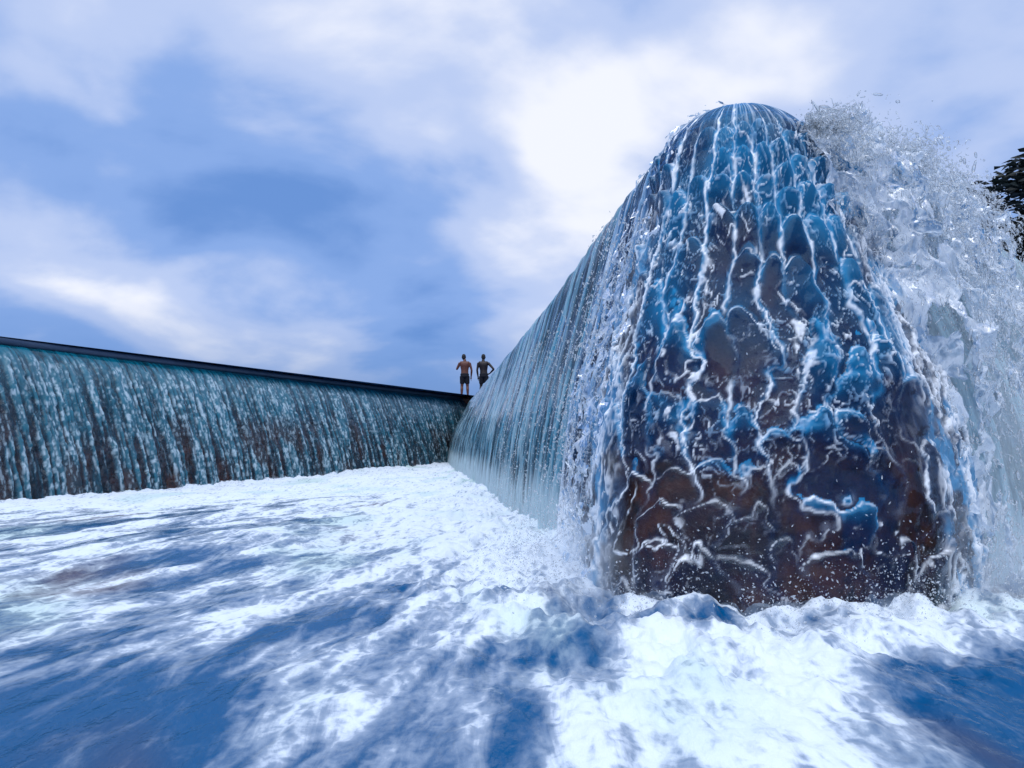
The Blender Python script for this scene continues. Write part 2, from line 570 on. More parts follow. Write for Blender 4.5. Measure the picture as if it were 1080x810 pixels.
    n_b = 1 - np.abs(2 * fbm(S * 23 + wx * 4, V * 15 - wy * 4, 83.0, 2) - 1)
    nets = np.maximum(sstep(0.93, 0.99, n_a), 0.8 * sstep(0.94, 0.992, n_b))
    zone = sstep(0.45, 0.62, fbm(S * 2.7, V * 2.2, 85.0, 3) + 0.16 * sstep(0.55, 1.3, a) * (1 - sstep(0.9, 1.9, V)) + 0.06 * (1 - low))
    foam = np.maximum(foam, on * zone * nets * (0.18 + 0.70 * spark2 * (0.3 + 0.7 * spark)))
    h = h + on * zone * 0.010 * nets
    body_tint = body_tint + on * zone * (0.10 + 0.28 * nets)
    # torn, frothy edges left and right of the clear face
    wl = 1 - sstep(0.18, 0.46, a + 0.34 * (fbm(S * 6, V * 3, 6.1, 4) - 0.5) - 0.02 * V)
    wr = sstep(LEN_A - 0.20, LEN_A + 0.06, a + 0.26 * (fbm(S * 6, V * 3, 2.6, 4) - 0.5))
    torn = np.clip(wl + wr, 0, 1) * sstep(0.75, 1.35, V)
    rid = 1 - np.abs(2 * fbm(S * 17 + wx * 2, V * 9 + wy * 2, 3.3, 3, 0.6) - 1)
    h = h * (1 - 0.3 * torn) + torn * 0.05 * (rid - 0.7)
    foam = foam * (1 - 0.6 * torn) + torn * np.clip(0.10 + 0.9 * sstep(0.76, 0.95, rid) * sstep(0.38, 0.6, fbm(S * 6, V * 5, 44.0, 3)), 0, 1)
    body_tint = np.clip(body_tint, 0, 1) * (1 - torn) + torn * (0.30 + 0.75 * sstep(0.36, 0.6, fbm(S * 6, V * 4, 45.0, 3)))
    # froth where the sheet meets the pool
    fz = sstep(3.10, 3.30, V + 0.25 * (fbm(S * 5, V * 5, 1.9, 3) - 0.5))
    foam = np.maximum(foam, fz * sstep(0.42, 0.6, fbm(S * 14, V * 14, 6.6, 3)))
    return h, np.clip(body_tint, 0, 1), np.clip(foam, 0, 1)


def flank_field(S, V):
    """fine parallel strands on the long flank behind the rounded end"""
    far = np.clip((LEN_L - S) / 20.0, 0, 1)
    lean = V * 0.05
    w = 0.06 * (fbm(S * 1.3, V * 1.2, 2.2, 3) - 0.5)
    n1 = fbm((S + w + lean) * 15.0, V * 1.0, 1.1, 3)
    n2 = fbm((S + w + lean) * 42.0, V * 3.2, 4.1, 3)
    n3 = fbm((S + w) * 6.0, V * 0.8, 7.7, 2)
    on = sstep(0.30, 0.62, V)
    h = on * (0.050 * (n1 - 0.5) + 0.022 * (n2 - 0.5) + 0.05 * (n3 - 0.5))
    foam = on * np.clip(sstep(0.40, 0.66, 0.55 * n1 + 0.45 * n2) * 0.66, 0, 1)
    foam = foam * (0.40 + 0.60 * sstep(0.35, 0.65, fbm(S * 14.0, V * 7.0, 3.9, 3)))
    dark = sstep(0.50, 0.62, n3) * 0.6 + 0.4 * sstep(0.50, 0.42, n1)
    foam = np.clip(foam * (1 - dark) + 0.45 * sstep(LEN_L + LEN_A, LEN_L + LEN_A + 0.5, S), 0, 1)
    body_tint = np.clip(0.80 + 0.9 * (n1 - 0.5) - 0.45 * dark, 0, 1)
    fz = sstep(2.5, 3.0, V + 0.5 * (n1 - 0.5))
    foam = np.maximum(foam, 0.9 * fz)
    return h, body_tint, foam


def sheet(name, svals, rows, mat, field, label):
    P, N, S, V = surface(svals, rows)
    h, body_tint, foam = field(S, V)
    P = P + N * h[..., None]
    me = mesh_from(name, P.reshape(-1, 3), grid_faces(len(svals), rows)[:, ::-1], True,
                   {'foam': foam.ravel(), 'body_tint': body_tint.ravel()})
    return tag(add_obj(name, me, mat), label, 'waterfall', kind='stuff')


def mixed_field(S, V):
    hn, tn, fn = nose_field(S, V)
    hs, ts, fs = flank_field(S, V)
    w = sstep(LEN_L - 0.55, LEN_L - 0.02, S + 0.25 * (fbm(S * 5, V * 2.5, 0.7, 3) - 0.5))
    return hn * w + hs * (1 - w), tn * w + ts * (1 - w), fn * w + fs * (1 - w)


# water on the rounded end
sn = np.concatenate([np.arange(LEN_L - 1.2, LEN_L, 0.011), np.linspace(LEN_L, LEN_L + LEN_A, 300)[:-1],
                     np.arange(LEN_L + LEN_A, LEN_L + LEN_A + 0.5, 0.014)])
sheet('waterfall', sn, 400, M_NOSE, mixed_field, 'clear rippled water sheet running down the rounded end of the spillway')
# water on the long left flank
sl = [LEN_L - 1.2]
while sl[-1] > 0.0:
    d = P_ARC0[1] + (LEN_L - sl[-1])
    sl.append(sl[-1] - 0.0024 * d)
sheet('waterfall', np.array(sl[::-1]), 170, M_SIDE, flank_field,
      'pale streaked water curtain on the flank running from the two men to the rounded end')
# water on the right flank
sr = np.concatenate([np.arange(LEN_L + LEN_A + 0.5, LEN_L + LEN_A + 5, 0.03), np.arange(LEN_L + LEN_A + 5, LEN_L + LEN_A + 14, 0.12)])
sheet('waterfall', sr, 140, M_SIDE, flank_field, 'white water curtain on the flank hidden behind the tall splash')


# concrete body under the water
def body_mesh(name, svals, rows, prof, inner, bat=None, surf=None):
    P, N, S, V = surf if surf is not None else surface(svals, rows, prof, bat)
    P = P - N * 0.045 + N * (0.035 * (fbm(S * 2.5, V * 2.5, 5.0, 3) - 0.5))[..., None]
    return mesh_from(name, P.reshape(-1, 3), grid_faces(P.shape[0], P.shape[1])[:, ::-1], True)


wall_r = tag(empty('spillway_wall', (float(NC[0]), float(NC[1]), 0.0)),
             'tall spillway wall of wet brown concrete with a rounded end', 'dam wall')
sc_ = np.concatenate([np.arange(0, LEN_L - 1, 0.25), np.linspace(LEN_L - 1, LEN_L + LEN_A, 90), np.arange(LEN_L + LEN_A + 0.1, LEN_L + LEN_A + 14, 0.25)])
bo = add_obj('concrete_face', body_mesh('concrete_face', sc_, 70, PROF, 0.4), M_CONC, wall_r)
bo.location = -wall_r.location

# ------------------------------------------------------------------ the long wall on the left
L0 = np.array([-12.6, 2.43])           # off frame, left
L1 = APEX_L + np.array([1.0, 2.75])
UL = (APEX_L - L0) / np.linalg.norm(APEX_L - L0)
NLW = np.array([UL[1], -UL[0]])
LW_LEN = float(np.dot(L1 - L0, UL))
LPROF = np.array([(-0.55, 2.50), (-0.3, 2.50), (-0.1, 2.47), (0.04, 2.38), (0.14, 2.24), (0.24, 2.05), (0.42, 1.6), (0.60, 1.1), (0.76, 0.6),
                  (0.88, 0.1), (0.98, -0.5)])


def long_surface(s, rows):
    o, z, v = section(rows, LPROF)
    k = np.interp(s, [0, LW_LEN - 8, LW_LEN], [1.05, 1.0, 0.55])
    O = np.where(o[None, :] > 0, o[None, :] * k[:, None], o[None, :])
    p = L0 + UL * s[:, None]
    P = np.zeros((len(s), rows, 3))
    P[..., :2] = p[:, None, :] + NLW * O[..., None]
    P[..., 2] = z[None, :]
    do, dz = np.gradient(O, axis=1), np.gradient(np.broadcast_to(z, O.shape), axis=1)
    ln = np.hypot(do, dz) + 1e-9
    N = np.zeros_like(P)
    N[..., :2] = NLW * (-dz / ln)[..., None]
    N[..., 2] = do / ln
    S, V = np.meshgrid(s, v, indexing='ij')
    return P, N, S, V


sv = [0.0]
while sv[-1] < LW_LEN:
    d = max(9.0, L0[1] + UL[1] * sv[-1])
    sv.append(sv[-1] + 0.0019 * d)
sv = np.array(sv)
P, N, S, V = long_surface(sv, 190)
w = 0.10 * (fbm(S * 0.8, V * 0.9, 2.2, 3) - 0.5)
n1 = fbm((S + w) * 9.0, V * 1.9, 1.1, 4, 0.6)
n2 = fbm((S + w) * 22.0, V * 10.0, 4.1, 3)
n3 = fbm(S * 1.9 + w * 4, V * 0.55, 7.7, 3)
n4 = fbm((S + w) * 36.0, V * 11.0, 14.1, 3, 0.65)
on = sstep(0.60, 0.95, V)
down = sstep(0.7, 2.9, V)
h = on * (0.080 * (n1 - 0.5) + 0.060 * (n2 - 0.5) + 0.05 * (n3 - 0.5))
n5 = fbm((S + w) * 17.0, V * 0.7, 24.1, 3, 0.6)
strand = sstep(0.36, 0.64, n5)
spark = sstep(0.50, 0.70, 0.25 * n5 + 0.75 * n4)
bare = np.clip(sstep(0.52, 0.62, n3) * sstep(1.4, 2.4, V) * 0.60 + 0.25 * sstep(0.9, 2.6, V) * sstep(0.44, 0.36, n5), 0, 1)
foam = on * np.clip(0.08 * strand + 0.95 * spark * (0.25 + 0.75 * strand), 0, 1)
foam = foam * (1 - 0.8 * bare) + 0.10 * (1 - sstep(0.75, 1.6, V)) * on
body_tint = np.clip(0.66 + 0.34 * strand - 0.16 * down - 0.75 * bare + 0.35 * (n2 - 0.5), 0.12, 1)
h = h + on * 0.03 * strand
P2 = P + N * h[..., None]
me = mesh_from('waterfall', P2.reshape(-1, 3), grid_faces(len(sv), 190)[:, ::-1], True, {'foam': foam.ravel(), 'body_tint': body_tint.ravel()})
tag(add_obj('waterfall', me, M_LONG), 'long teal water curtain with brown gaps falling from the straight wall', 'waterfall', kind='stuff')

wall_l = tag(empty('spillway_wall', (float(APEX[0]) - 4, float(APEX[1]) - 8, 0.0)),
             'long straight spillway wall with a dark smooth lip receding to the two men', 'dam wall')
sb = np.arange(0, LW_LEN + 0.3, 0.3)
bl = add_obj('concrete_face', body_mesh('concrete_face', sb, 60, LPROF, 0.4, surf=long_surface(sb, 60)), M_CONC, wall_l)
bl.location = -wall_l.location
# dark rounded lip along the crest: an extruded section
lip_sec = [(-0.60, 2.45), (-0.60, 2.575)] + [(-0.12 + 0.075 * math.cos(math.radians(g)), 2.51 + 0.068 * math.sin(math.radians(g))) for g in range(90, -71, -16)] + [(-0.20, 2.445)]
sb2 = np.arange(0, LW_LEN + 0.2, 0.4)
V3 = []
for s in sb2:
    wv = 0.006 * (vnoise(s * 1.1, 0.3) - 0.5)
    for (o, z) in lip_sec:
        q = L0 + UL * s + NLW * o
        V3.append((q[0], q[1], z + wv))
F = []
k = len(lip_sec)
for i in range(len(sb2) - 1):
    for j in range(k):
        j2 = (j + 1) % k
        F.append((i * k + j, (i + 1) * k + j, (i + 1) * k + j2, i * k + j2))
lo = add_obj('crest_lip', mesh_from('crest_lip', np.array(V3), np.array(F)[:, ::-1], True), M_LIP, wall_l)
lo.location = -wall_l.location
lo['label'] = 'dark smooth lip of water and concrete'


# ------------------------------------------------------------------ pool, river and reservoir
def pool_height_and_foam(X, Y):
    fx, fy = 0.23, 0.97                       # flow axis: from the inner corner towards the camera
    al = X * fx + Y * fy
    ac = X * fy - Y * fx
    # general fall of the pool away from the inner corner
    dl = (X - L0[0]) * NLW[0] + (Y - L0[1]) * NLW[1]          # metres from the left crest line
    slope = -0.15 * sstep(0.0, 6.0, 8.0 - dl) * (1 - sstep(14.0, 30.0, Y))
    # distance to the flank base and to the rounded end
    dflank = -((X - P_ARC0[0]) * -NL[0] + (Y - P_ARC0[1]) * -NL[1])      # along outward normal
    dnose = np.hypot(X - NC[0], Y - NC[1]) - (NR + 0.80)
    behind = np.dot(np.stack([X - P_ARC0[0], Y - P_ARC0[1]], -1), DL)    # >0 in front of the arc start
    dright = (X - NC[0]) * NRT[0] + (Y - NC[1]) * NRT[1] - NR - 0.85
    dr = np.where(behind < 0, dflank - 0.55, dnose)
    along_r = (X - NC[0]) * RDIR[0] + (Y - NC[1]) * RDIR[1]
    dr = np.where((along_r > 0.0) & (dright > -1.3), np.minimum(dr, np.maximum(dright, 0)), dr)
    dlw = dl - 0.95
    warp = fbm(ac * 0.9, al * 0.5, 3.0, 3) - 0.5
    st1 = fbm(ac * 2.7 + warp * 1.8, al * 0.85, 1.0, 5, 0.58)
    st2 = fbm(ac * 7.5 + warp * 3.0, al * 2.6 + warp, 5.0, 4, 0.58)
    # --- aeration
    f = 0.46 + 1.75 * (st1 - 0.5) + 1.0 * (st2 - 0.5)
    f = f + 0.85 * np.exp(-np.clip(dlw, 0, 99) / 0.9) + 0.30 * np.exp(-np.clip(dlw, 0, 99) / 3.0)
    f = f + 0.75 * np.exp(-(np.clip(dr, 0, 99) / 1.1) ** 1.4) * np.where(Y > 4.6, 1, 0.42)
    f = f + 0.55 * sstep(9.0, 15.0, Y) + 0.30 * sstep(5.2, 7.5, Y) * sstep(-2.6, -0.6, X)
    # broad white tongue running out below the rounded end
    tongue = np.exp(-((X - 0.55 - 0.10 * (Y - 2.7)) / 0.62) ** 2) * sstep(1.7, 2.1, Y) * (1 - sstep(3.4, 4.2, Y))
    f = f + 0.26 * tongue
    # calmer, deeper water at near left and near right
    calm = np.exp(-((X + 1.45) / 1.05) ** 2 - ((Y - 2.15) / 0.72) ** 2)
    f = f - 0.55 * calm
    calm2 = sstep(1.10, 1.50, X + 0.35 * (2.6 - Y)) * (1 - sstep(2.5, 3.3, Y))
    f = f - 0.75 * calm2
    gap = np.exp(-((X - 0.05) / 0.35) ** 2 - ((Y - 2.95) / 0.22) ** 2)
    gap = gap + 1.25 * np.exp(-((X - 0.85) / 0.50) ** 2 - ((Y - 3.38) / 0.17) ** 2)
    f = f - 0.45 * gap
    # --- relief
    bil = 1 - np.abs(2 * fbm(ac * 2.6 + warp, al * 1.4, 2.0, 4) - 1)
    bil2 = fbm(X * 8.5, Y * 6.0, 4.0, 4, 0.55) + 0.1
    rough = np.clip(f, 0, 1.1)
    h = slope + 0.16 * (fbm(ac * 0.75, al * 0.32, 6.0, 3) - 0.5) * sstep(2.0, 5.0, Y)
    h = h + 0.06 * (bil - 0.6) * (0.35 + 0.65 * rough) * sstep(1.2, 4.0, Y + X * 0.5 + 1.2)
    boil = np.exp(-(np.clip(dr, 0, 99) / 0.75) ** 2) + 0.8 * np.exp(-(np.clip(dlw, 0, 99) / 0.55) ** 2) + 0.6 * tongue
    boil = np.clip(boil, 0, 1)
    h = h + boil * (0.04 + 0.12 * (bil2 - 0.55) + 0.09 * (bil - 0.6)) * sstep(1.4, 2.6, Y)
    h = h + 0.022 * (bil2 - 0.6) * np.clip(rough, 0, 1) * sstep(1.5, 3.0, Y)
    h = h - 0.02 * calm
    return h, np.clip(f, 0, 0.86)


rad = [0.9]
while rad[-1] < 46.0:
    rad.append(rad[-1] * 1.0052 + 0.0006)
rad = np.array([0.002, 0.2, 0.4, 0.6, 0.75] + rad)
angs = np.concatenate([np.linspace(-36, 38, 545), np.linspace(38, 70, 70)[1:], np.linspace(70, 290, 45)[1:], np.linspace(290, 324, 70)[1:-1]])
th = np.radians(angs)
A, R_ = np.meshgrid(th, rad, indexing='ij')
X, Y = R_ * np.sin(A), R_ * np.cos(A)
hz, fo = pool_height_and_foam(X, Y)
edge_flat = sstep(34.0, 40.0, R_)
hz = hz * (1 - edge_flat)
verts = np.stack([X, Y, hz], -1).reshape(-1, 3)
faces = grid_faces(len(th), len(rad), wrap=True)
foam_v = fo.ravel()
pool_me = mesh_from('pool_water', verts, faces[:, ::-1], True, {'foam': foam_v})
pool = tag(add_obj('pool_water', pool_me, M_POOL), 'churning blue pool streaked with white foam below the walls', 'pool', kind='structure')

M_RIV = mat_plain('deep_water', (0.004, 0.05, 0.16, 1), (0.008, 0.07, 0.19, 1), 0.6, 0.12, 0.1)


def flat_poly(name, pts, z, mat, label, cat):
    bm = bmesh.new()
    vs = [bm.verts.new((x, y, z)) for x, y in pts]
    fc = bm.faces.new(vs)
    if fc.normal.z < 0:
        fc.normal_flip()
    bmesh.ops.triangulate(bm, faces=bm.faces[:])
    me = bpy.data.meshes.new(name)
    bm.to_mesh(me)
    bm.free()
    return tag(add_obj(name, me, mat), label, cat, kind='structure')


flat_poly('river', [(-900, -900), (900, -900), (900, 900), (-900, 900)], -0.75, M_RIV, 'broad river bed under and beyond the pool', 'river')
# reservoir: behind the left wall and inside the wedge of the right wall
inn = 0.42
RE = tuple(NC + NR * NRT - NRT * inn + RDIR * 13.9)
bm = bmesh.new()
cor = tuple(APEX - NL * inn + np.array([0.1, 0.3]))
for poly in ([tuple(L0 - NLW * 0.5), cor, (0.0, 900.0), (-900.0, 900.0), (-900.0, 2.0)],
             [cor, tuple(P_ARC0 - NL * (inn - 0.06)), RE, (60.0, 60.0), (0.0, 900.0)],
             [RE, (60.0, 20.0), (60.0, 60.0)]):
    bm.faces.new([bm.verts.new((x, y, 2.585)) for x, y in poly])
bmesh.ops.recalc_face_normals(bm, faces=bm.faces[:])
me = bpy.data.meshes.new('reservoir')
bm.to_mesh(me)
bm.free()
tag(add_obj('reservoir', me, M_RIV), 'still reservoir held back behind the spillway walls', 'reservoir', kind='structure')

# ------------------------------------------------------------------ spray: drops and torn films
ICO_V = None


def ico():
    bm = bmesh.new()
    bmesh.ops.create_icosphere(bm, subdivisions=1, radius=1.0)
    v = np.array([q.co[:] for q in bm.verts])
    f = np.array([[q.index for q in x.verts] for x in bm.faces])
    bm.free()
    return v, f


def octa():
    v = np.array([(1, 0, 0), (-1, 0, 0), (0, 1, 0), (0, -1, 0), (0, 0, 1), (0, 0, -1)], float)
    f = np.array([(0, 2, 4), (2, 1, 4), (1, 3, 4), (3, 0, 4), (2, 0, 5), (1, 2, 5), (3, 1, 5), (0, 3, 5)])
    return v, f


def drops_mesh(name, pos, size, vel, stretch, base):
    bv, bf = base
    n = len(pos)
    d = vel / (np.linalg.norm(vel, axis=1, keepdims=True) + 1e-9)
    ref = np.where(np.abs(d[:, 2:3]) < 0.9, np.array([[0, 0, 1.0]]), np.array([[1.0, 0, 0]]))
    u = np.cross(d, ref)
    u /= np.linalg.norm(u, axis=1, keepdims=True)
    w = np.cross(d, u)
    loc = bv[None] * size[:, None, None]
    jit = 1 + 0.35 * (RNG.random((n, len(bv), 1)) - 0.5)
    loc = loc * jit
    P = pos[:, None] + loc[..., 0:1] * u[:, None] + loc[..., 1:2] * w[:, None] + loc[..., 2:3] * (d * stretch[:, None])[:, None]
    F = bf[None] + (np.arange(n) * len(bv))[:, None, None]
    return mesh_from(name, P.reshape(-1, 3), F.reshape(-1, 3), True)


def ballistic(s, tau, vo, vz, vs, z0=2.50):
    p, n = plan(s)
    tang = np.stack([-n[:, 1], n[:, 0]], -1)
    pos = np.zeros((len(s), 3))
    pos[:, :2] = p + n * (vo * tau + 0.05)[:, None] + tang * (vs * tau)[:, None]
    pos[:, 2] = z0 + vz * tau - 4.9 * tau * tau
    vel = np.zeros_like(pos)
    vel[:, :2] = n * vo[:, None] + tang * vs[:, None]
    vel[:, 2] = vz - 9.8 * tau
    return pos, vel


S_R0 = LEN_L + LEN_A
# boiling curtains of splash thrown off the right shoulder
for li, (vo0, vz0, seed, hole, smax) in enumerate([(0.35, 1.45, 1.0, 0.31, 3.4), (0.80, 1.70, 2.0, 0.40, 2.6)]):
    su = np.linspace(S_R0 - 0.08 - 0.04 * li, S_R0 + smax, 560)
    tu = np.concatenate([np.linspace(0.0, 0.30, 110), np.linspace(0.30, 0.95, 330)[1:]])
    SS, TT = np.meshgrid(su, tu, indexing='ij')
    lowv = fbm(SS * 1.7, TT * 1.5, seed, 3) - 0.5
    shoulder = sstep(S_R0 - 0.15, S_R0 + 0.45, SS)
    vo = vo0 * (0.35 + 0.65 * shoulder) + 0.7 * lowv
    vz = vz0 * (0.25 + 0.75 * shoulder) + 1.3 * (fbm(SS * 2.3, TT * 0.4, seed + 9, 3) - 0.5)
    vz = vz * (1 - 0.30 * sstep(S_R0 + 0.7, S_R0 + 2.4, SS))
    pos, vel = ballistic(SS.ravel(), TT.ravel(), vo.ravel(), vz.ravel(), (0.5 * lowv).ravel())
    q = pos * np.array([[1.0, 1.0, 0.8]])
    dis = [0.22 * (fbm(q[:, 0] * 5, q[:, 1] * 5, q[:, 2] * 5 + seed * 7 + 3.3 * ax, 2) - 0.5)
           + 0.11 * (fbm(q[:, 0] * 14, q[:, 1] * 14, q[:, 2] * 12 + seed * 7 + 5.1 * ax, 3, 0.5) - 0.5) for ax in range(3)]
    pos = pos + np.stack(dis, -1)
    nz = fbm(q[:, 0] * 8 + seed * 5, q[:, 1] * 8, q[:, 2] * 7, 3, 0.5).reshape(SS.shape)
    far = sstep(S_R0 + 0.9, S_R0 + 2.6, SS)
    thr = hole + 0.12 * far * (1 - sstep(0.35, 0.7, TT)) + 0.06 * (1 - sstep(0.05, 0.35, TT))
    keep = (nz > thr)
    r1 = (1 - np.abs(2 * fbm(q[:, 0] * 13, q[:, 1] * 13, q[:, 2] * 10 + seed, 3, 0.6) - 1)).reshape(SS.shape)
    r2 = (1 - np.abs(2 * fbm(q[:, 0] * 30, q[:, 1] * 30, q[:, 2] * 22 + seed, 2, 0.6) - 1)).reshape(SS.shape)
    white = fbm(q[:, 0] * 2.6, q[:, 1] * 2.6, q[:, 2] * 2.2 + seed * 3, 3).reshape(SS.shape)
    foam = np.clip(0.95 * sstep(0.80, 0.97, r1) + 0.85 * sstep(0.80, 0.97, r2) + 0.6 * sstep(0.42, 0.62, white) * (0.5 + 0.5 * r2) + 0.28 * sstep(0.35, 0.75, TT), 0, 1)
    body_tint = np.clip(0.30 + 0.9 * (fbm(q[:, 0] * 9, q[:, 1] * 9, q[:, 2] * 7 + 3, 3) - 0.2), 0, 1)
    fc = grid_faces(len(su), len(tu))
    k = keep.ravel()[fc].sum(1) >= 3
    z_ok = pos[fc[:, 0], 2] > -0.05
    vv, ff, at = compact(pos, fc[k & z_ok], {'foam': foam.ravel(), 'body_tint': body_tint.ravel()})
    tag(add_obj('splash', mesh_from('splash', vv, ff, True, at), M_BOIL),
        ['boiling white curtain of splash leaping off the shoulder of the rounded end',
         'outer curtain of splash thrown toward the pool beside the rounded end'][li], 'splash', kind='stuff')

# torn film on the left edge of the rounded end
su = np.linspace(LEN_L - 0.75, LEN_L + 0.42, 300)
Pf, Nf, Sf, Vf = surface(su, 330)
lift = 0.02 + 0.13 * fbm(Sf * 5, Vf * 3, 61.0, 3) * sstep(0.7, 1.6, Vf) + 0.07 * (fbm(Sf * 16, Vf * 12, 62.0, 3, 0.6) - 0.5)
pos = (Pf + Nf * lift[..., None])
for ax in range(2):
    pos[..., ax] += 0.06 * (fbm(Sf * 16, Vf * 10, 63.0 + ax * 5, 3) - 0.5)
nz = fbm(Sf * 22, Vf * 11, 64.0, 3, 0.6)
win = sstep(LEN_L - 0.75, LEN_L - 0.2, Sf) * (1 - sstep(LEN_L + 0.12, LEN_L + 0.42, Sf)) * sstep(0.9, 1.4, Vf)
keep = nz > 0.68 - 0.15 * win
rid = 1 - np.abs(2 * fbm(Sf * 26, Vf * 14, 65.0, 3) - 1)
foam = np.clip(0.15 + 0.75 * sstep(0.72, 0.95, rid), 0, 1)
fc = grid_faces(len(su), 330)
k = (keep.ravel()[fc].sum(1) >= 3) & (pos.reshape(-1, 3)[fc[:, 0], 2] > 0.0)
vv, ff, at = compact(pos.reshape(-1, 3), fc[k], {'foam': foam.ravel()})
tag(add_obj('splash', mesh_from('splash', vv, ff, True, at), M_FILM), 'torn film of splash between the pale flank and the rounded end', 'splash', kind='stuff')

# drops and filaments on the right
n = 70000
s = S_R0 - 0.12 + 3.0 * RNG.random(n) ** 1.5
tau = 0.02 + 0.95 * RNG.random(n) ** 0.8
lowv = fbm(s * 1.7, tau * 1.5, 2.0, 3) - 0.5
shoulder = sstep(S_R0 - 0.15, S_R0 + 0.45, s)
vo = (0.2 + 1.1 * RNG.random(n)) * (0.35 + 0.65 * shoulder) + 0.9 * lowv
vz = (0.9 + 1.1 * RNG.random(n)) * (0.25 + 0.75 * shoulder) + 1.6 * (fbm(s * 2.3, tau * 0.4, 11.0, 3) - 0.5)
vz *= (1 - 0.35 * sstep(S_R0 + 0.9, S_R0 + 2.6, s))
pos, vel = ballistic(s, tau, vo, vz, RNG.normal(0, 0.25, n))
pos += RNG.normal(0, 0.035, (n, 3))
ok = (pos[:, 2] > 0.0)
cl = fbm(pos[:, 0] * 5, pos[:, 1] * 5, pos[:, 2] * 5, 3)
ok &= cl > 0.42 + 0.1 * RNG.random(n)
pos, vel = pos[ok], vel[ok] + RNG.normal(0, 1.2, (ok.sum(), 3))
size = 0.0017 + 0.0085 * RNG.random(len(pos)) ** 7
stretch = 1.0 + 3.5 * RNG.random(len(pos)) ** 2
tag(add_obj('spray', drops_mesh('spray', pos, size, vel, stretch, ico()), M_SPRAY),
    'cloud of white drops thrown up beside the rounded end against the sky', 'spray', kind='stuff')


# ligaments: thin wavy threads of water flying with the drops
def threads_mesh(name, pos, vel, length, rad, sides=5, segs=6):
    n = len(pos)
    d = vel / (np.linalg.norm(vel, axis=1, keepdims=True) + 1e-9)
    ref = np.where(np.abs(d[:, 2:3]) < 0.9, np.array([[0, 0, 1.0]]), np.array([[1.0, 0, 0]]))
    u = np.cross(d, ref)
    u /= np.linalg.norm(u, axis=1, keepdims=True)
    w = np.cross(d, u)
    t = np.linspace(0, 1, segs)
    ph = RNG.random((n, 4)) * 6.28
    wob = length[:, None] * 0.20
    cx = wob * np.sin(t[None] * 4.5 + ph[:, :1])
    cy = wob * np.sin(t[None] * 5.5 + ph[:, 1:2])
    C = pos[:, None] + d[:, None] * ((t - 0.5)[None] * length[:, None])[..., None] + u[:, None] * cx[..., None] + w[:, None] * cy[..., None]
    R = rad[:, None] * (0.18 + np.sin(np.pi * t)[None] ** 0.7) * (0.7 + 0.6 * RNG.random((n, segs)))
    an = np.arange(sides) * 2 * np.pi / sides
    P = C[:, :, None] + R[..., None, None] * (np.cos(an)[None, None, :, None] * u[:, None, None] + np.sin(an)[None, None, :, None] * w[:, None, None])
    k = np.arange(segs - 1)[:, None]
    j = np.arange(sides)[None]
    f = np.stack([k * sides + j, k * sides + (j + 1) % sides, (k + 1) * sides + (j + 1) % sides, (k + 1) * sides + j], -1).reshape(-1, 4)
    F = f[None] + (np.arange(n) * segs * sides)[:, None, None]
    return mesh_from(name, P.reshape(-1, 3), F.reshape(-1, 4), True)


pick = RNG.permutation(len(pos))[:5000]
tp_, tv_ = pos[pick] + RNG.normal(0, 0.02, (len(pick), 3)), vel[pick]
tl_ = 0.015 + 0.06 * RNG.random(len(pick)) ** 2
tr_ = 0.0018 + 0.0042 * RNG.random(len(pick)) ** 2
tag(add_obj('spray', threads_mesh('spray', tp_, tv_, tl_, tr_), M_SPRAY),
    'wavy threads of water flying in the tall splash', 'spray', kind='stuff')


# fine drops around the rounded end and off the left flank, kicked up from the pool
def around(n, s0, s1, vmin, vmax, outmax, seed):
    s = s0 + (s1 - s0) * RNG.random(n)
    P, N, S, V = surface(np.linspace(s0, s1, 160), 160)
    i = np.clip(((s - s0) / (s1 - s0) * 159).astype(int), 0, 159)
    vv = vmin + (vmax - vmin) * RNG.random(n)
    j = np.clip((vv / V.max() * 159).astype(int), 0, 159)
    off = outmax * RNG.random(n) ** 2.2
    p = P[i, j] + N[i, j] * off[:, None]
    p[:, :2] += RNG.normal(0, 0.01, (n, 2))
    return p


p1 = around(5000, LEN_L - 0.8, LEN_L + 0.28, 1.0, 3.0, 0.22, 1)
p2 = around(250, LEN_L + 0.2, LEN_L + LEN_A, 1.4, 3.1, 0.16, 2)
p3 = around(5000, LEN_L - 6, LEN_L - 0.5, 1.2, 3.1, 0.12, 3)
pp = np.vstack([p1, p2, p3])
cl = fbm(pp[:, 0] * 7, pp[:, 1] * 7, pp[:, 2] * 7, 3)
pp = pp[(cl > 0.45) & (pp[:, 2] > 0.02)]
sz = 0.0022 + 0.0045 * RNG.random(len(pp)) ** 3
vl = np.tile([[0, 0, -1.0]], (len(pp), 1)) + RNG.normal(0, 0.5, (len(pp), 3))
tag(add_obj('spray', drops_mesh('spray', pp, sz, vl, 1 + 2.5 * RNG.random(len(pp)), octa()), M_SPRAY),
    'fine drops bouncing off the rounded end and the pale flank', 'spray', kind='stuff')

